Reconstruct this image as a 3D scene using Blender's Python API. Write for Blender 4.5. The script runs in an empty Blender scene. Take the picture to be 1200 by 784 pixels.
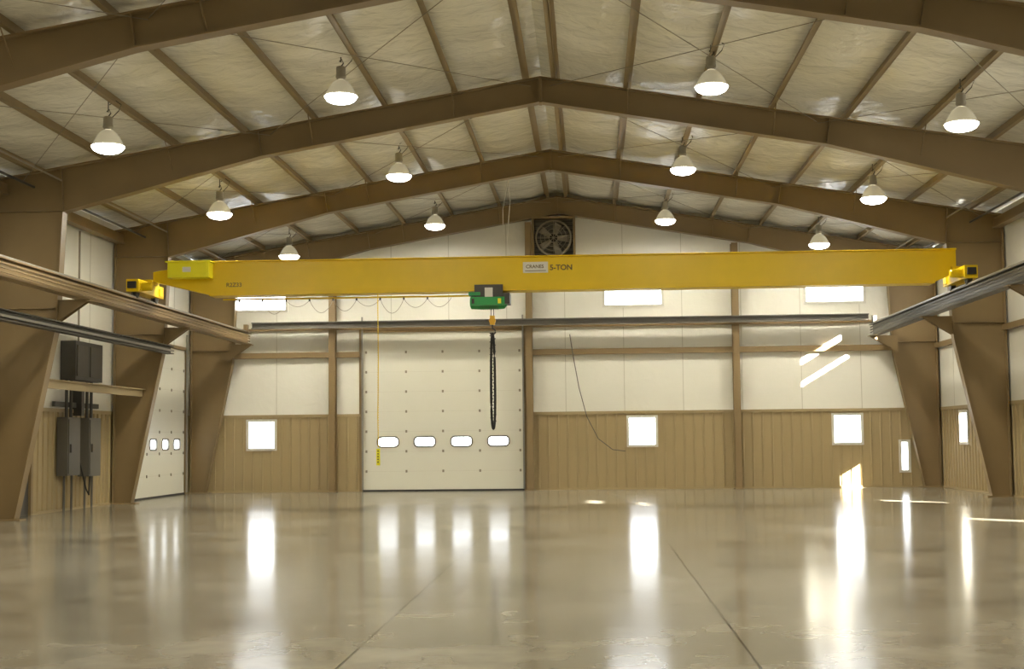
import bpy, bmesh, math, random
from mathutils import Matrix, Vector
random.seed(4)
F_PX=1665.0
W=11.8; YB=45.0; YF=-6.0; SL=1/6.0; RT=9.28; CZ=9.48
H0=2.4
scene=bpy.context.scene

# ------------------------------------------------------------ materials
def newmat(name):
    m=bpy.data.materials.new(name); m.use_nodes=True
    nt=m.node_tree; b=nt.nodes['Principled BSDF']
    return m,nt,b
def N(nt,t,**kw):
    n=nt.nodes.new(t)
    for k,v in kw.items(): setattr(n,k,v)
    return n
def basic(name,col,rough=.5,metal=0.,var=.12,scale=3.,bump=.0,bscale=20.,emit=None,es=0.):
    m,nt,b=newmat(name)
    tc=N(nt,'ShaderNodeTexCoord'); no=N(nt,'ShaderNodeTexNoise')
    no.inputs['Scale'].default_value=scale; no.inputs['Detail'].default_value=5
    nt.links.new(tc.outputs['Object'],no.inputs['Vector'])
    mx=N(nt,'ShaderNodeMixRGB'); 
    mx.inputs['Color1'].default_value=(*[c*(1-var) for c in col],1)
    mx.inputs['Color2'].default_value=(*[min(1,c*(1+var)) for c in col],1)
    nt.links.new(no.outputs['Fac'],mx.inputs['Fac'])
    nt.links.new(mx.outputs['Color'],b.inputs['Base Color'])
    b.inputs['Roughness'].default_value=rough; b.inputs['Metallic'].default_value=metal
    if bump>0:
        n2=N(nt,'ShaderNodeTexNoise'); n2.inputs['Scale'].default_value=bscale; n2.inputs['Detail'].default_value=3; n2.inputs['Distortion'].default_value=.6
        nt.links.new(tc.outputs['Object'],n2.inputs['Vector'])
        bp=N(nt,'ShaderNodeBump'); bp.inputs['Strength'].default_value=bump; bp.inputs['Distance'].default_value=.05
        nt.links.new(n2.outputs['Fac'],bp.inputs['Height']); nt.links.new(bp.outputs['Normal'],b.inputs['Normal'])
    if emit:
        b.inputs['Emission Color'].default_value=(*emit,1); b.inputs['Emission Strength'].default_value=es
    return m
M={}
M['steel']=basic('brown_painted_steel',(.25,.175,.083),.42,var=.15,scale=1.5)
M['purlin']=basic('purlin_steel',(.28,.205,.10),.5,var=.12)
M['tan']=basic('tan_wall_panel',(.39,.30,.155),.5,var=.06,scale=1.)
M['white']=basic('white_vinyl_insulation',(.81,.79,.70),.4,var=.05,scale=.6,bump=.5,bscale=1.6)
M['ceil']=basic('roof_vinyl_insulation',(.84,.82,.72),.24,var=.12,scale=.9,bump=1.0,bscale=2.6)
M['seam']=basic('insulation_seam',(.60,.57,.48),.5)
M['yellow']=basic('crane_yellow_paint',(.84,.58,.002),.35,var=.06)
M['yellow2']=basic('bright_yellow_paint',(.95,.88,.02),.35,var=.03)
M['dark']=basic('dark_steel',(.06,.055,.045),.4,var=.2)
M['rubber']=basic('black_rubber',(.02,.018,.016),.6)
M['grey']=basic('grey_enclosure',(.15,.14,.12),.45)
M['panel']=basic('electrical_enclosure_paint',(.115,.105,.085),.5)
M['galv']=basic('grey_steel_rail',(.33,.32,.29),.3,metal=.5)
M['rod']=basic('thin_steel_rod',(.26,.23,.17),.5)
M['green']=basic('hoist_green_paint',(.03,.34,.08),.4)
M['plate']=basic('white_plate',(.80,.78,.70),.4,var=.02)
M['letter']=basic('brown_lettering',(.16,.11,.03),.5)
M['door']=basic('white_door_panel',(.77,.75,.645),.35,var=.03,scale=.8)
M['doorline']=basic('door_section_joint',(.66,.63,.53),.5)
M['hw']=basic('door_hardware',(.30,.26,.19),.4)
M['bframe']=basic('window_frame_white',(.7,.68,.6),.4)
M['housing']=basic('lamp_housing',(.36,.33,.26),.4)
M['lens']=basic('lamp_lens',(1,1,.95),.3,emit=(1,.97,.88),es=14)
M['bell']=basic('lamp_refractor',(.62,.58,.46),.22,emit=(1,.90,.62),es=.2)
M['orange']=basic('hook_block_yellow',(.75,.42,.02),.4)
# glass
gm,nt,b=newmat('window_glass')
nt.nodes.remove(b); out=nt.nodes['Material Output']
tr=N(nt,'ShaderNodeBsdfTransparent'); gl=N(nt,'ShaderNodeBsdfGlossy'); gl.inputs['Roughness'].default_value=.05
ms=N(nt,'ShaderNodeMixShader'); ms.inputs[0].default_value=.06
nt.links.new(tr.outputs[0],ms.inputs[1]); nt.links.new(gl.outputs[0],ms.inputs[2]); nt.links.new(ms.outputs[0],out.inputs[0])
M['glass']=gm
# floor
fm,nt,b=newmat('polished_concrete')
tc=N(nt,'ShaderNodeTexCoord')
n1=N(nt,'ShaderNodeTexNoise'); n1.inputs['Scale'].default_value=.35; n1.inputs['Detail'].default_value=7; n1.inputs['Roughness'].default_value=.55
n2=N(nt,'ShaderNodeTexNoise'); n2.inputs['Scale'].default_value=1.7; n2.inputs['Detail'].default_value=8
for n in (n1,n2): nt.links.new(tc.outputs['Object'],n.inputs['Vector'])
ad=N(nt,'ShaderNodeMath',operation='ADD'); ml=N(nt,'ShaderNodeMath',operation='MULTIPLY'); ml.inputs[1].default_value=.5
nt.links.new(n1.outputs['Fac'],ad.inputs[0]); nt.links.new(n2.outputs['Fac'],ad.inputs[1]); nt.links.new(ad.outputs[0],ml.inputs[0])
cr=N(nt,'ShaderNodeValToRGB'); cr.color_ramp.elements[0].position=.33; cr.color_ramp.elements[0].color=(.175,.155,.115,1)
cr.color_ramp.elements[1].position=.67; cr.color_ramp.elements[1].color=(.42,.39,.305,1)
nt.links.new(ml.outputs[0],cr.inputs[0])
sp=N(nt,'ShaderNodeSeparateXYZ'); nt.links.new(tc.outputs['Object'],sp.inputs[0])
prev=None
def joint(axis,pos,w):
    global prev
    s=N(nt,'ShaderNodeMath',operation='SUBTRACT'); nt.links.new(sp.outputs[axis],s.inputs[0]); s.inputs[1].default_value=pos
    a=N(nt,'ShaderNodeMath',operation='ABSOLUTE'); nt.links.new(s.outputs[0],a.inputs[0])
    l=N(nt,'ShaderNodeMath',operation='LESS_THAN'); nt.links.new(a.outputs[0],l.inputs[0]); l.inputs[1].default_value=w
    if prev is None: prev=l
    else:
        mx=N(nt,'ShaderNodeMath',operation='MAXIMUM'); nt.links.new(prev.outputs[0],mx.inputs[0]); nt.links.new(l.outputs[0],mx.inputs[1]); prev=mx
for x in (-6.9,-.88,2.12,8.2): joint('X',x,.011)
for y in (14,26,38): joint('Y',y,.008)
fc=N(nt,'ShaderNodeMath',operation='MULTIPLY'); fc.inputs[1].default_value=.85; nt.links.new(prev.outputs[0],fc.inputs[0])
mx=N(nt,'ShaderNodeMixRGB'); mx.inputs['Color2'].default_value=(.03,.025,.018,1)
nt.links.new(fc.outputs[0],mx.inputs['Fac']); nt.links.new(cr.outputs[0],mx.inputs['Color1']); nt.links.new(mx.outputs[0],b.inputs['Base Color'])
mr=N(nt,'ShaderNodeMapRange'); mr.inputs['From Min'].default_value=.3; mr.inputs['From Max'].default_value=.7; mr.inputs['To Min'].default_value=.125; mr.inputs['To Max'].default_value=.165
nt.links.new(n1.outputs['Fac'],mr.inputs['Value']); nt.links.new(mr.outputs[0],b.inputs['Roughness'])
b.inputs['Specular IOR Level'].default_value=.62
M['floor']=fm

# ------------------------------------------------------------ mesh builder
class MB:
    def __init__(s): s.v=[]; s.f=[]; s.m=[]; s.mats=[]
    def mi(s,k):
        if k not in s.mats: s.mats.append(k)
        return s.mats.index(k)
    def add(s,vs,fs,k):
        o=len(s.v); s.v+=[tuple(p) for p in vs]; i=s.mi(k)
        for f in fs: s.f.append([a+o for a in f]); s.m.append(i)
    def hexa(s,p,k): s.add(p,[(0,3,2,1),(4,5,6,7),(0,1,5,4),(1,2,6,5),(2,3,7,6),(3,0,4,7)],k)
    def box(s,x0,x1,y0,y1,z0,z1,k,fn=None):
        p=[(x0,y0,z0),(x1,y0,z0),(x1,y1,z0),(x0,y1,z0),(x0,y0,z1),(x1,y0,z1),(x1,y1,z1),(x0,y1,z1)]
        if fn: p=[fn(*q) for q in p]
        s.hexa(p,k)
    def prism(s,pts,a,b_,k,fn):
        n=len(pts); vs=[fn(p[0],p[1],a) for p in pts]+[fn(p[0],p[1],b_) for p in pts]
        fs=[tuple(range(n))[::-1],tuple(range(n,2*n))]+[(i,(i+1)%n,n+(i+1)%n,n+i) for i in range(n)]
        s.add(vs,fs,k)
    def lathe(s,prof,c,k,seg=20,axis='Z',caps=True):
        vs=[];fs=[]
        for r,h in prof:
            for i in range(seg):
                a=2*math.pi*i/seg; p=(r*math.cos(a),r*math.sin(a),h)
                if axis=='X': p=(p[2],p[0],p[1])
                if axis=='Y': p=(p[0],p[2],p[1])
                vs.append((c[0]+p[0],c[1]+p[1],c[2]+p[2]))
        for j in range(len(prof)-1):
            for i in range(seg):
                fs.append((j*seg+i,j*seg+(i+1)%seg,(j+1)*seg+(i+1)%seg,(j+1)*seg+i))
        if caps:
            fs.append(tuple(range(seg))[::-1]); fs.append(tuple((len(prof)-1)*seg+i for i in range(seg)))
        s.add(vs,fs,k)
    def tube(s,pts,r,k,seg=8):
        pts=[Vector(p) for p in pts]; vs=[];fs=[]
        for i,p in enumerate(pts):
            d=(pts[min(i+1,len(pts)-1)]-pts[max(i-1,0)]).normalized()
            u=d.cross(Vector((0,0,1))); 
            if u.length<.05: u=d.cross(Vector((0,1,0)))
            u.normalize(); w=d.cross(u)
            for j in range(seg):
                a=2*math.pi*j/seg; q=p+u*(r*math.cos(a))+w*(r*math.sin(a)); vs.append(tuple(q))
        for i in range(len(pts)-1):
            for j in range(seg): fs.append((i*seg+j,i*seg+(j+1)%seg,(i+1)*seg+(j+1)%seg,(i+1)*seg+j))
        fs.append(tuple(range(seg))[::-1]); fs.append(tuple((len(pts)-1)*seg+j for j in range(seg)))
        s.add(vs,fs,k)
    def obj(s,name,parent=None,smooth=False,loc=None,bevel=0):
        me=bpy.data.meshes.new(name); me.from_pydata(s.v,[],s.f)
        for k in s.mats: me.materials.append(M[k])
        me.polygons.foreach_set('material_index',s.m)
        bm=bmesh.new(); bm.from_mesh(me); bmesh.ops.recalc_face_normals(bm,faces=bm.faces); bm.to_mesh(me); bm.free()
        if smooth:
            me.polygons.foreach_set('use_smooth',[True]*len(me.polygons))
            try: me.set_sharp_from_angle(angle=math.radians(35))
            except Exception: pass
        o=bpy.data.objects.new(name,me); scene.collection.objects.link(o)
        if loc: o.location=loc
        if parent: o.parent=parent
        if bevel:
            md=o.modifiers.new('bevel','BEVEL'); md.width=bevel; md.segments=2; md.limit_method='ANGLE'
        return o
def empty(name,loc=(0,0,0)):
    e=bpy.data.objects.new(name,None); e.location=loc; e.empty_display_size=.3; scene.collection.objects.link(e); return e

# ------------------------------------------------------------ walls
fBack=lambda u,v,d:(u,YB-d,v)
fLeft=lambda u,v,d:(-W+d,u,v)
fRight=lambda u,v,d:(W-d,u,v)
fFront=lambda u,v,d:(u,YF+d,v)
def wall(name,fn,u0,u1,holes,gable,seams=1.85):
    mb=MB(); top=7.3 if gable else 7.49
    us=sorted(set([u0,u1]+[h[0] for h in holes]+[h[1] for h in holes]))
    vs=sorted(set([0,H0,top]+[h[2] for h in holes]+[h[3] for h in holes]))
    for i in range(len(us)-1):
        for j in range(len(vs)-1):
            uc=(us[i]+us[i+1])/2; vc=(vs[j]+vs[j+1])/2
            if any(h[0]<uc<h[1] and h[2]<vc<h[3] for h in holes): continue
            mb.box(us[i],us[i+1],vs[j],vs[j+1],-.12,0,'tan' if vc<H0 else 'white',fn)
    if gable:
        mb.prism([(-W,top),(W,top),(W,CZ-W*SL),(0,CZ),(-W,CZ-W*SL)],-.12,0,'white',lambda a,b_,t:fn(a,b_,t))
    def cut(u,w,v0,v1):
        segs=[(v0,v1)]
        for h in holes:
            if h[0]-.08<u+w and u-w<h[1]+.08:
                ns=[]
                for a,b_ in segs:
                    lo,hi=h[2]-.07,h[3]+.07
                    if hi<=a or lo>=b_: ns.append((a,b_)); continue
                    if lo>a: ns.append((a,lo))
                    if hi<b_: ns.append((hi,b_))
                segs=ns
        return [s_ for s_ in segs if s_[1]-s_[0]>.03]
    u=u0+.15
    while u<u1-.05:
        for a,b_ in cut(u,.03,.06,H0-.03):
            d=.035; p=[(u-.035,a,0),(u+.035,a,0),(u+.035,b_,0),(u-.035,b_,0),(u-.018,a,d),(u+.018,a,d),(u+.018,b_,d),(u-.018,b_,d)]
            mb.hexa([fn(*q) for q in p],'tan')
        u+=.305
    def hstrip(v0,v1,d,mat):
        cuts=[(u0,u1)]
        for h in holes:
            if h[2]-.02<v1 and h[3]+.02>v0:
                ns=[]
                for a,b_ in cuts:
                    if h[1]<=a or h[0]>=b_: ns.append((a,b_)); continue
                    if h[0]-.06>a: ns.append((a,h[0]-.06))
                    if h[1]+.06<b_: ns.append((h[1]+.06,b_))
                cuts=ns
        for a,b_ in cuts: mb.box(a,b_,v0,v1,0,d,mat,fn)
    hstrip(0,.06,.045,'tan'); hstrip(H0-.03,H0+.06,.05,'tan')
    u=u0+.9
    while u<u1:
        tp=(CZ-abs(u)*SL-.05) if gable else top
        for a,b_ in cut(u,.02,H0+.06,tp): mb.box(u-.012,u+.012,a,b_,0,.006,'seam',fn)
        u+=seams
    return mb,hstrip
LW=(1.37,2.27)
def win(c,w=.88,z=LW): return (c-w/2,c+w/2,z[0],z[1])
UW=(5.80,6.42)
back_holes=[win(-9.53),win(2.59),win(8.98),win(-9.65,1.84,UW),win(2.37,1.84,UW),win(8.69,1.84,UW),win(10.72,.26,(.50,1.42)),(-6.28,-1.14,0,5.05)]
right_low=[41.95,31.9,23.9,16.2,8.6]; right_up=[41.2,24.6]
right_holes=[win(c,1.0 if c<40 else .88) for c in right_low]+[win(c,1.84,(5.62,6.62)) for c in right_up]
left_holes=[(39.0,44.2,0,4.5),(30.75,31.85,0,2.15)]
mb,hs=wall('wall_back',fBack,-W,W,back_holes,True)
hs(4.26,4.44,.16,'steel')
hs(5.14,5.22,.1,'steel')
mb.obj('wall_back')
mb,hs=wall('wall_left',fLeft,YF,YB,left_holes,False,3.7); mb.obj('wall_left')
mb,hs=wall('wall_right',fRight,YF,YB,right_holes,False); hs(4.3,4.45,.14,'steel'); mb.obj('wall_right')
mb,hs=wall('wall_front',fFront,-W,W,[],True); mb.obj('wall_front')
mb=MB(); mb.box(-W-.12,W+.12,YF-.12,YB+.12,-.2,0,'floor'); mb.obj('floor')

# windows
wn=0
def window(fn,h):
    global wn; wn+=1
    mb=MB(); a,b_,c,d=h; t=.05
    for (x0,x1,z0,z1) in [(a-t,a+.03,c-t,d+t),(b_-.03,b_+t,c-t,d+t),(a+.03,b_-.03,c-t,c+.03),(a+.03,b_-.03,d-.03,d+t)]:
        mb.box(x0,x1,z0,z1,-.07,.045,'bframe',fn)
    mb.box(a+.03,b_-.03,c+.03,d-.03,-.055,-.048,'glass',fn)
    mb.obj('window_%d'%wn)
for h in back_holes[:7]: window(fBack,h)
for h in right_holes: window(fRight,h)

# overhead doors
def rrect(cx,cz,w,h,r,n=5):
    pts=[]
    for sx,sz,a0 in ((1,1,0),(-1,1,90),(-1,-1,180),(1,-1,270)):
        for i in range(n+1):
            a=math.radians(a0+90*i/n)
            pts.append((cx+sx*(w/2-r)+r*math.cos(a),cz+sz*(h/2-r)+r*math.sin(a)))
    return pts
def overhead(name,fn,u0,u1,ht,nsec):
    mb=MB(); wz=1.56; ww,wh=.70,.34
    wc=(u0+u1)/2; sp_=(u1-u0)*.228
    cs=[wc+sp_*(i-1.5) for i in range(4)]
    hl=[(c-ww/2+.03,c+ww/2-.03,wz-wh/2+.03,wz+wh/2-.03) for c in cs]
    us=sorted(set([u0,u1]+[h[0] for h in hl]+[h[1] for h in hl])); vs=sorted([0,ht,hl[0][2],hl[0][3]])
    for i in range(len(us)-1):
        for j in range(3):
            uc=(us[i]+us[i+1])/2; vc=(vs[j]+vs[j+1])/2
            if any(h[0]<uc<h[1] and h[2]<vc<h[3] for h in hl): continue
            mb.box(us[i],us[i+1],vs[j],vs[j+1],-.06,-.01,'door',fn)
    sec=ht/nsec
    for i in range(1,nsec):
        z=i*sec
        if abs(z-wz)<.25: z=wz+.28
        mb.box(u0,u1,z-.004,z+.004,-.01,-.006,'doorline',fn)
        for c in (u0+.12,wc-sp_*1.0,wc,wc+sp_*1.0,u1-.12):
            mb.box(c-.03,c+.03,z-.04,z+.04,-.01,.012,'hw',fn)
    for c in cs:
        o=rrect(c,wz,ww+.02,wh+.02,.14); n_=rrect(c,wz,ww-.07,wh-.07,.11); n=len(o)
        vs_=[fn(p[0],p[1],-.008) for p in o]+[fn(p[0],p[1],.012) for p in o]+[fn(p[0],p[1],.012) for p in n_]+[fn(p[0],p[1],-.03) for p in n_]
        fs=[]
        for L in range(3):
            for i in range(n): fs.append((L*n+i,L*n+(i+1)%n,(L+1)*n+(i+1)%n,(L+1)*n+i))
        mb.add(vs_,fs,'grey')
        mb.box(c-ww/2+.03,c+ww/2-.03,wz-wh/2+.03,wz+wh/2-.03,-.04,-.035,'glass',fn)
    mb.box(u0-.10,u0,0,ht+.1,-.06,.05,'steel',fn); mb.box(u1,u1+.10,0,ht+.1,-.06,.05,'steel',fn)
    mb.box(u0,u1,ht,ht+.1,-.06,.05,'steel',fn)
    mb.box(u0-.02,u0+.03,0.05,ht+.5,.05,.10,'galv',fn); mb.box(u1-.03,u1+.02,0.05,ht+.5,.05,.10,'galv',fn)
    mb.box(u0,u1,0,.05,-.01,.015,'rubber',fn)
    return mb.obj(name)
overhead('door_1',fBack,-6.28,-1.14,5.05,8)
overhead('door_2',fLeft,39.0,44.2,4.5,7)
mb=MB()
u0,u1,ht=30.75,31.85,2.15
for a,b_,c,d in ((u0-.06,u0+.05,0,ht+.06),(u1-.05,u1+.06,0,ht+.06),(u0+.05,u1-.05,ht-.05,ht+.06)): mb.box(a,b_,c,d,-.1,.05,'steel',fLeft)
mb.box(u0+.05,u1-.05,.0,ht-.05,-.06,-.015,'dark',fLeft)
mb.box(u0+.12,u0+.16,1.0,1.04,-.015,.05,'galv',fLeft); mb.box(u0+.12,u0+.28,1.0,1.03,.05,.07,'galv',fLeft)
mb.obj('door_3')

# ------------------------------------------------------------ ceiling (draped insulation)
PX=[.32+1.52*i for i in range(8)]
def ceiling():
    mb=MB(); ny=200
    for sgn in (-1,1):
        edges=[0]+PX+[W]
        xs=[]
        for a,b_ in zip(edges[:-1],edges[1:]):
            for i in range(6): xs.append((a+(b_-a)*i/6,i/6,b_-a))
        xs.append((W,0,0))
        vs=[];nx=len(xs)
        for j in range(ny+1):
            y=YF+(YB-YF)*j/ny
            seam=abs(((y-YF)%1.83)/1.83-.5)*2
            for x,t,wd in xs:
                sag=.085*(wd/1.52)*math.sin(math.pi*t)*(.8+.4*math.sin(y*1.7+x*2.1)*math.sin(y*.6+sgn))*(1-.55*seam**6)
                vs.append((sgn*x,y,CZ-SL*x-max(0,sag)))
        fs=[(j*nx+i,j*nx+i+1,(j+1)*nx+i+1,(j+1)*nx+i) for j in range(ny) for i in range(nx-1)]
        mb.add(vs,fs,'ceil')
        fn=lambda a,b_,t:(a,t,b_)
        mb.prism([(0,CZ+.01),(sgn*(W+.12),CZ+.01-SL*(W+.12)),(sgn*(W+.12),CZ+.2-SL*(W+.12)),(0,CZ+.2)],YF-.12,YB+.12,'white',fn)
    mb.obj('ceiling',smooth=True)
ceiling()

mb=MB()
for sgn in (-1,1):
    for x in PX:
        zb=RT-SL*x+.005; X=sgn*x
        mb.box(X-.012,X+.012,YF,YB-.01,zb,zb+.19,'purlin')
        mb.box(min(X,X-sgn*.09),max(X,X-sgn*.09),YF,YB-.01,zb,zb+.015,'purlin')
        mb.box(min(X,X+sgn*.09),max(X,X+sgn*.09),YF,YB-.01,zb+.165,zb+.18,'purlin')
mb.obj('roof_purlins')

# ------------------------------------------------------------ portal frames
outer=[(0,RT),(6,RT-1),(11.74,RT-11.74*SL),(11.74,4.1),(11.74,0)]
inner=[(0,RT-.52),(6,RT-1.56),(10.3,RT-2.68),(10.42,4.1),(11.27,0)]
zk=RT-2.68
FY=[44.72,37.4,29.75,21.3,13.4,6.0,-1.6]
def frame(y):
    mb=MB(); fw=.14
    for s_ in (-1,1):
        for i in range(4):
            q=[outer[i],outer[i+1],inner[i+1],inner[i]]
            mb.hexa([(s_*p[0],y-.012,p[1]) for p in q]+[(s_*p[0],y+.012,p[1]) for p in q],'steel')
        def flange(L,off):
            for a,b_ in zip(L[:-1],L[1:]):
                d=Vector((b_[0]-a[0],b_[1]-a[1])).normalized(); n=Vector((-d.y,d.x))*off
                q=[a,b_,(b_[0]+n.x,b_[1]+n.y),(a[0]+n.x,a[1]+n.y)]
                mb.hexa([(s_*p[0],y-fw,p[1]) for p in q]+[(s_*p[0],y+fw,p[1]) for p in q],'steel')
        flange(inner,-.03); flange(outer[:3],-.03); flange(outer[2:],-.03)
        def stiff(a,b_,w=.12,t=.02):
            d=Vector((b_[0]-a[0],b_[1]-a[1])).normalized(); n=Vector((-d.y,d.x))*t
            q=[a,b_,(b_[0]+n.x,b_[1]+n.y),(a[0]+n.x,a[1]+n.y)]
            mb.hexa([(s_*p[0],y-w,p[1]) for p in q]+[(s_*p[0],y+w,p[1]) for p in q],'steel')
        stiff((10.3,zk),(10.35,RT-1.74)); stiff((10.32,zk),(11.72,zk)); stiff((10.42,4.5),(11.72,4.5)); stiff((6,RT-1.55),(6.08,RT-1.03))
        stiff((0.0,RT-.57),(0.0,RT-.02),.14,.03)
        mb.box(min(s_*11.1,s_*11.78),max(s_*11.1,s_*11.78),y-.18,y+.18,0,.03,'steel')
        for x in (PX[1],PX[3],PX[5]):
            zt=RT-SL*x+.03; zb=zt-.55
            for dy in (-.6,.6):
                if y+dy<YB-.1: mb.tube([(s_*x,y,zb),(s_*x,y+dy,zt)],.014,'steel',6)
    return mb.obj('portal_frame')
for y in FY: frame(y)

def post(x):
    mb=MB(); zt=RT-SL*abs(x)-.66
    mb.box(x-.1,x+.1,44.60,44.62,0,zt,'steel'); mb.box(x-.1,x+.1,44.94,44.96,0,zt,'steel'); mb.box(x-.012,x+.012,44.62,44.94,0,zt,'steel')
    mb.box(x-.15,x+.15,44.5,44.97,0,.025,'steel'); mb.obj('endwall_post')
for x in (-7.2,-.93,5.55): post(x)
for s_ in (-1,1):
    mb=MB(); a,b_=sorted((s_*11.45,s_*11.68))
    for y1,y0 in zip([YB]+FY,FY+[YF]):
        if y1-y0<.6: continue
        mb.box(a,b_,y0+.15,y1-.15,6.95,7.0,'steel'); mb.box(s_*11.5-.015,s_*11.5+.015,y0+.15,y1-.15,7.0,7.2,'steel')
    mb.obj('eave_strut')
mb=MB()
for i in range(0,4):
    y1,y0=FY[i],FY[i+1]
    for s_ in (-1,1):
        for a,b_ in ((.2,5.8),(5.8,11.2)):
            za=RT-SL*a-.12; zb=RT-SL*b_-.12
            mb.tube([(s_*a,y0,za),(s_*b_,y1,zb)],.007,'rod',6); mb.tube([(s_*a,y1,za-.03),(s_*b_,y0,zb-.03)],.007,'rod',6)
mb.obj('roof_bracing_rods')

# ------------------------------------------------------------ runways
def ibeam_y(mb,x,y0,y1,z0,z1,w,mat,t=.025):
    mb.box(x-w/2,x+w/2,y0,y1,z0,z0+t,mat); mb.box(x-w/2,x+w/2,y0,y1,z1-t,z1,mat); mb.box(x-t/2,x+t/2,y0,y1,z0+t,z1-t,mat)
def runway(x,mat):
    mb=MB(); s_=1 if x>0 else -1
    ibeam_y(mb,x,-5.5,44.4,4.68,5.04,.26,mat)
    mb.box(x-.04,x+.04,-5.5,44.4,5.04,5.10,'galv')
    for y in FY:
        if y>44.5: y=44.3
        p=[(x-s_*.16,4.68),(s_*10.42,4.68),(s_*10.46,4.15)]
        mb.prism(p,y-.1,y-.08,'steel',lambda a,b_,t:(a,t,b_)); mb.prism(p,y+.08,y+.1,'steel',lambda a,b_,t:(a,t,b_))
        mb.box(min(x-s_*.18,s_*10.42),max(x-s_*.18,s_*10.42),y-.13,y+.13,4.655,4.68,'steel')
        mb.box(min(x,s_*10.38),max(x,s_*10.38),y-.02,y+.02,5.0,5.03,'dark')
    mb.box(x-.06,x+.06,44.1,44.3,5.04,5.30,'steel' if s_<0 else 'dark')
    for dz in (4.74,4.82,4.90): mb.box(x-s_*.17-.012,x-s_*.17+.012,-5.5,44.0,dz,dz+.035,'dark' if s_>0 else 'steel')
    mb.obj('crane_runway_beam')
runway(-9.85,'steel'); runway(9.75,'grey')
mb=MB();
mb.box(-9.7,9.6,44.25,44.50,5.17,5.20,'grey'); mb.box(-9.7,9.6,44.25,44.50,5.34,5.37,'grey'); mb.box(-9.7,9.6,44.36,44.39,5.2,5.34,'grey')
mb.obj('runway_tie_beam')
mb=MB(); ibeam_y(mb,-10.28,-5.5,37.55,3.98,4.2,.2,'dark'); mb.box(-10.20,-10.16,-5.5,37.5,4.04,4.09,'galv'); mb.obj('service_rail_beam')
mb=MB(); mb.box(-11.0,-10.93,29.9,37.25,2.84,3.04,'tan'); mb.box(-11.05,-10.85,29.9,37.25,3.02,3.04,'tan'); mb.obj('column_brace_beam')

# ------------------------------------------------------------ bridge crane
CY=34.0
crane=empty('bridge_crane',(0,CY,5.1))
def cadd(mb,name,**k):
    mb.v=[(a,b_-CY,c-5.1) for a,b_,c in mb.v]; return mb.obj(name,parent=crane,**k)
mb=MB(); fnx=lambda a,b_,t:(a,t,b_)
pg=[(-9.6,5.52),(-8.2,5.17),(9.1,5.20),(9.62,5.42),(9.62,5.96),(-8.3,5.96),(-9.6,5.75)]
mb.prism(pg,CY-.2,CY+.2,'yellow',fnx)
mb.prism([(-8.2,5.14),(9.1,5.17),(9.1,5.20),(-8.2,5.17)],CY-.27,CY+.27,'yellow',fnx); mb.box(-8.3,9.62,CY-.27,CY+.27,5.96,5.99,'yellow')
cadd(mb,'girder',bevel=.008)
for x in (-9.85,9.75):
    s_=1 if x>0 else -1
    mb=MB(); mb.box(x-.15,x+.15,CY-1.0,CY+1.0,5.2,5.50,'yellow')
    mb.box(x-.10,x+.10,CY-1.08,CY-1.0,5.28,5.44,'rubber')
    for dy in (-.75,.75):
        mb.lathe([(.13,-.06),(.15,-.05),(.15,-.04),(.12,-.03),(.12,.03),(.15,.04),(.15,.05),(.13,.06)],(x,CY+dy,5.215),'dark',axis='X')
        mb.box(x-.18,x+.18,CY+dy-.14,CY+dy+.14,5.24,5.42,'yellow')
    mb.lathe([(.07,0),(.10,.03),(.10,.26),(.08,.29)],(x+.15,CY-.8,5.33) if s_<0 else (x-.44,CY-.8,5.33),'yellow',axis='X')
    mb.box(x-.25,x+.25,CY-.3,CY+.3,5.46,5.56,'yellow')
    cadd(mb,'end_truck_%s'%('left' if s_<0 else 'right'),bevel=.01)
mb=MB(); mb.box(-9.12,-8.12,CY-.62,CY-.2,5.56,5.93,'yellow2'); mb.box(-9.07,-8.17,CY-.635,CY-.62,5.60,5.89,'yellow2'); mb.box(-8.75,-8.55,CY-.64,CY-.635,5.69,5.81,'plate'); mb.box(-9.17,-8.07,CY-.66,CY-.2,5.93,5.96,'yellow2')
cadd(mb,'control_panel',bevel=.01)
mb=MB(); mb.box(-.60,-.0,CY-.215,CY-.2,5.58,5.84,'plate'); mb.box(-.55,-.05,CY-.22,CY-.215,5.62,5.635,'letter'); cadd(mb,'name_plate')
def text(body,x,z,size,name,mat='letter',yy=-.203,off=.002):
    cu=bpy.data.curves.new(name,'FONT'); cu.body=body; cu.size=size; cu.extrude=.002; cu.offset=off; cu.materials.append(M[mat])
    o=bpy.data.objects.new(name,cu); scene.collection.objects.link(o); o.parent=crane
    o.location=(x,yy,z-5.1); o.rotation_euler=(math.radians(90),0,0)
text('5-TON',.04,5.64,.18,'capacity_lettering',off=.005)
text('R2Z33',-7.8,5.36,.14,'serial_lettering')
text('CRANES',-.53,5.69,.115,'maker_lettering',yy=-.22)
mb=MB(); hx=-1.42; 
mb.box(hx-.34,hx+.34,CY-.36,CY-.30,4.98,5.30,'dark'); mb.box(hx-.34,hx+.34,CY+.30,CY+.36,4.98,5.30,'dark')
for dx in (-.22,.22):
    for dy in (-.28,.28): mb.lathe([(.07,-.03),(.07,.03)],(hx+dx,CY+dy,5.21),'galv',axis='Y')
mb.box(hx-.30,hx-.22,CY-.36,CY+.36,4.96,5.02,'dark'); mb.box(hx+.22,hx+.30,CY-.36,CY+.36,4.96,5.02,'dark')
mb.lathe([(.10,-.47),(.16,-.44),(.17,-.2),(.17,.2),(.16,.36),(.09,.42)],(hx,CY-.05,4.90),'green',axis='X',seg=24)
for i in range(-4,5): mb.lathe([(.185,i*.05-.006),(.185,i*.05+.006)],(hx,CY-.05,4.90),'dark',axis='X')
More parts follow.
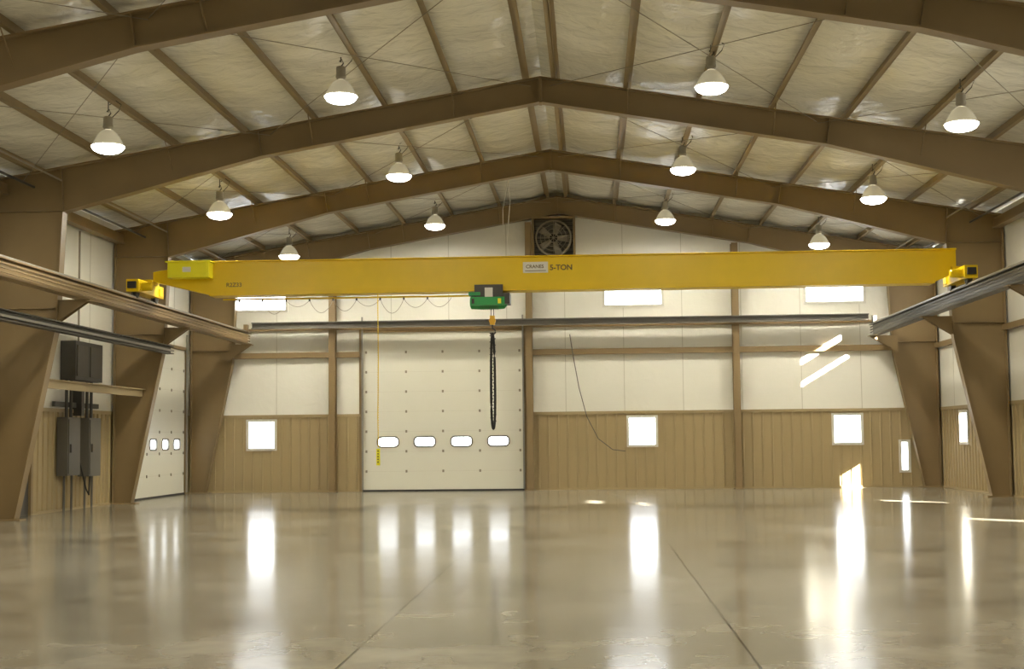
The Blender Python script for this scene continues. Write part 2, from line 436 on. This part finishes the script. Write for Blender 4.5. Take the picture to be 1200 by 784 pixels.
mb.box(hx-.44,hx+.38,CY-.40,CY-.30,4.80,5.0,'green'); mb.box(hx+.2,hx+.5,CY-.32,CY+.2,4.84,5.10,'dark'); mb.box(hx-.09,hx+.10,CY-.42,CY-.36,5.0,5.22,'plate')
mb.box(hx-.40,hx-.34,CY-.42,CY-.401,4.84,4.96,'dark'); mb.box(hx+.22,hx+.30,CY-.42,CY-.401,4.84,4.96,'yellow2')
mb.box(hx-.48,hx-.2,CY-.38,CY-.1,5.04,5.12,'green')
cadd(mb,'hoist_trolley',bevel=.012)
mb=MB(); kx=hx+.06
for dx in (-.03,.03): mb.tube([(kx+dx,CY,4.8),(kx+dx,CY,4.55)],.010,'dark')
mb.box(kx-.06,kx+.06,CY-.05,CY+.05,4.36,4.58,'orange'); mb.lathe([(.08,-.06),(.08,.06)],(kx,CY,4.46),'orange',axis='Y')
hk=[(kx,CY,4.36),(kx,CY,4.27)]+[(kx+.07*math.sin(a),CY,4.20+.07*math.cos(a)) for a in [i*.35 for i in range(0,13)]]
mb.tube(hk,.02,'dark'); cadd(mb,'hook_block',bevel=.006)
mb=MB()
lp=[]
for i in range(41):
    t=i/40*2*math.pi; lp.append((kx+.045*math.sin(t)*(1+.35*math.sin(t/2)**6),CY+.015*math.sin(3*t),3.01+1.15*math.cos(t)))
mb.tube(lp+[lp[0]],.030,'rubber')
for i in range(28):
    z=4.1-i*.076; mb.lathe([(.032,-.012),(.045,0),(.032,.012)],(kx+(.035 if i%2 else -.035),CY,z),'rubber',seg=8)
cadd(mb,'lifting_sling')
mb=MB(); px=-4.12
mb.tube([(px,CY-.1,5.17),(px+.01,CY-.1,3.5),(px-.01,CY-.1,2.2),(px,CY-.1,1.45)],.010,'yellow')
for i in range(60): mb.lathe([(.012,-.01),(.018,0),(.012,.01)],(px,CY-.1,5.1-i*.06),'yellow',seg=6)
mb.box(px-.04,px+.04,CY-.14,CY-.06,1.02,1.42,'yellow2')
for i in range(5): mb.lathe([(.018,-.155),(.018,-.14)],(px,CY,1.10+i*.065),'dark',axis='Y',seg=8)
cadd(mb,'pendant_control',bevel=.006)
mb=MB()
xs=-7.6; n=9; step=.58
mb.box(-8.0,hx-.4,CY+.28,CY+.32,5.08,5.12,'yellow')
for i in range(n):
    a=xs+i*step; pts=[]
    dp=.26+.10*math.sin(i*2.3)
    for j in range(13):
        t=j/12; pts.append((a+step*t,CY+.3,5.06-dp*math.sin(math.pi*t)**.8))
    mb.tube(pts,.007,'hw',6); mb.box(a-.02,a+.02,CY+.28,CY+.32,5.03,5.09,'dark')
cadd(mb,'festoon_cable')

# ------------------------------------------------------------ gable exhaust fan
fan=MB(); fx,fz,fs_=-.12,7.95,.69; y1=44.98;y0=44.60
for a,b_,c,d in ((fx-fs_,fx-fs_+.07,fz-fs_,fz+fs_),(fx+fs_-.07,fx+fs_,fz-fs_,fz+fs_),(fx-fs_+.07,fx+fs_-.07,fz-fs_,fz-fs_+.07),(fx-fs_+.07,fx+fs_-.07,fz+fs_-.07,fz+fs_)):
    fan.box(a,b_,y0,y1,c,d,'steel')
fan.box(fx-fs_+.07,fx+fs_-.07,44.93,44.97,fz-fs_+.07,fz+fs_-.07,'grey')
for i in range(9):
    z=fz-.56+i*.14; fan.box(fx-fs_+.08,fx+fs_-.08,44.90,44.93,z-.012,z+.012,'dark')
fan.lathe([(.54,-.30),(.58,-.30),(.58,.0),(.54,.0)],(fx,44.93,fz),'hw',seg=32,axis='Y',caps=False)
for r in (.15,.28,.41,.53): fan.tube([(fx+r*math.cos(a),44.61,fz+r*math.sin(a)) for a in [i*math.pi/16 for i in range(33)]],.008,'hw',5)
for i in range(8):
    a=i*math.pi/4; fan.tube([(fx,44.61,fz),(fx+.56*math.cos(a),44.61,fz+.56*math.sin(a))],.008,'hw',5)
for i in range(5):
    a=i*2*math.pi/5
    q=[(.08,-.05,0),(.48,-.12,.05),(.51,.12,-.05),(.1,.06,0)]
    rot=lambda p:(fx+p[0]*math.cos(a)-p[1]*math.sin(a),44.77+p[2],fz+p[0]*math.sin(a)+p[1]*math.cos(a))
    v=[rot(p) for p in q]; fan.hexa(v+[(p[0],p[1]+.012,p[2]) for p in v],'hw')
fan.lathe([(.12,-.10),(.12,.12)],(fx,44.77,fz),'dark',axis='Y')
fan.obj('exhaust_fan')

# ------------------------------------------------------------ high bay lamps
def lamp_mesh():
    h=MB()
    h.lathe([(.05,.60),(.08,.59),(.09,.56),(.09,.44),(.10,.40),(.08,.36),(.06,.33)],(0,0,0),'housing',seg=20)
    b_=MB(); b_.lathe([(.07,.34),(.11,.32),(.17,.27),(.225,.19),(.275,.09),(.30,.02),(.305,.0),(.295,.0),(.265,.09),(.215,.19),(.15,.27)],(0,0,0),'bell',seg=28,caps=False)
    l=MB(); l.lathe([(.03,-.11),(.12,-.105),(.20,-.085),(.265,-.05),(.30,.0),(.31,.02),(.306,.03)],(0,0,0),'lens',seg=28)
    r=MB(); r.tube([(0,0,.59),(0.05,0,.66),(.02,0,.73),(-.03,0,.69)],.012,'dark',6)
    return h,b_,l,r
def lamp(x,y,z,en):
    e=empty('high_bay_lamp',(x,y,z))
    h,b_,l,r=lamp_mesh()
    r.tube([(0,0,.68),(0,0,max(.75,CZ-SL*abs(x)-z-.08))],.010,'dark',6)
    r.tube([(.08,0,.58),(.20,0,.70),(.25,0,.82),(.14,0,.90),(.02,0,.82)],.009,'dark',6)
    h.obj('ballast_housing',e,True); b_.obj('refractor',e,True); l.obj('lens',e,True); r.obj('hanger',e,True)
    ld=bpy.data.lights.new('lamp_light','AREA'); ld.shape='DISK'; ld.size=.5; ld.energy=en; ld.color=(1,.94,.77)
    lo=bpy.data.objects.new('lamp_light',ld); lo.parent=e; lo.location=(0,0,-.125); scene.collection.objects.link(lo)
for y,en in ((42.2,180),(34.1,180),(26.0,185),(18.2,185),(10.4,160),(2.6,135)):
    lamp(-3.62,y,8.02,en); lamp(3.28,y,8.04,en)
    lamp(-8.05,y,7.17,en); lamp(7.80,y,7.24,en)

# ------------------------------------------------------------ electrical equipment on left wall
e=MB(); fl=fLeft
def bx(u0,u1,v0,v1,d0,d1,m): e.box(u0,u1,v0,v1,d0,d1,m,fl)
bx(33.35,34.2,.85,2.25,.04,.30,'panel'); bx(33.40,34.15,.9,2.2,.30,.32,'panel'); bx(33.46,33.5,1.4,1.6,.32,.36,'dark')
bx(34.75,35.6,.8,2.25,.04,.32,'panel'); bx(34.8,35.55,.85,2.2,.32,.34,'panel'); bx(34.86,34.9,1.4,1.6,.34,.38,'dark')
bx(33.6,35.5,3.15,4.1,.01,.38,'dark'); bx(33.7,34.4,3.25,4.0,.38,.40,'panel'); bx(34.6,35.4,3.25,4.0,.38,.40,'panel')
bx(34.4,34.6,2.3,3.1,.02,.25,'dark')
for u in (33.6,33.9,35.0,35.3): e.tube([fl(u,2.25,.17),fl(u,3.15,.17)],.04,'dark')
e.tube([fl(34.5,4.1,.12),fl(34.5,6.9,.12)],.025,'hw')
for u in (33.5,34.0,34.9,35.4): e.tube([fl(u,.85,.17),fl(u,.0,.17)],.03,'panel')
e.tube([fl(34.15,1.2,.3),fl(34.5,.5,.35),fl(34.7,.35,.35),fl(34.9,.85,.3)],.02,'rubber')
bx(33.0,36.0,2.5,2.62,.05,.12,'dark')
e.obj('electrical_panel')
c=MB(); c.tube([(.35,44.85,4.9),(.45,44.8,4.2),(.62,44.8,3.2),(.85,44.8,2.3),(1.2,44.8,1.6),(1.65,44.8,1.25),(2.05,44.85,1.2)],.015,'panel',6); c.obj('hanging_cord')
c=MB(); c.tube([(-1.2,38.5,8.95),(-1.15,38.5,8.1),(-1.25,38.5,7.0),(-1.2,38.5,6.6)],.012,'plate',6); c.tube([(-1.15,38.5,8.95),(-1.35,38.5,7.9),(-1.35,38.5,7.2)],.012,'plate',6); c.obj('ridge_drop_cord')
for s_ in (-1,1):
    c=MB()
    for i in range(4):
        y1,y0=FY[i]-.16,FY[i+1]+.16
        c.tube([(s_*10.9,y0,7.12),(s_*10.9,y1,7.12)],.03,'dark',8)
        c.tube([(s_*10.3,y0,7.25),(s_*10.3,y1,7.25)],.02,'hw',8)
    c.obj('conduit_run')

# ------------------------------------------------------------ light
w=bpy.data.worlds.new('world'); scene.world=w; w.use_nodes=True; nt=w.node_tree
bg=nt.nodes['Background']; bg.inputs['Strength'].default_value=9.0
bg.inputs['Color'].default_value=(.93,.97,1,1)
sd=bpy.data.lights.new('sun','SUN'); sd.energy=100; sd.angle=.009; sd.color=(1,.96,.86)
so=bpy.data.objects.new('sun',sd); scene.collection.objects.link(so)
so.rotation_euler=Vector((-1,1.09,-.6)).to_track_quat('-Z','Y').to_euler(); so.location=(20,0,20)

# ------------------------------------------------------------ camera
cd=bpy.data.cameras.new('camera'); cam=bpy.data.objects.new('camera',cd); scene.collection.objects.link(cam)
cd.sensor_width=36; cd.sensor_fit='HORIZONTAL'; cd.lens=F_PX/1200*36; cd.clip_end=300
R=Matrix.Rotation(math.radians(3.1),4,'Z')@Matrix.Rotation(math.radians(90+4.2),4,'X')@Matrix.Rotation(math.radians(-.6),4,'Z')
cam.matrix_world=Matrix.Translation((.95,0,1.62))@R
scene.camera=cam
scene.view_settings.view_transform='Standard'
scene.view_settings.exposure=-0.08
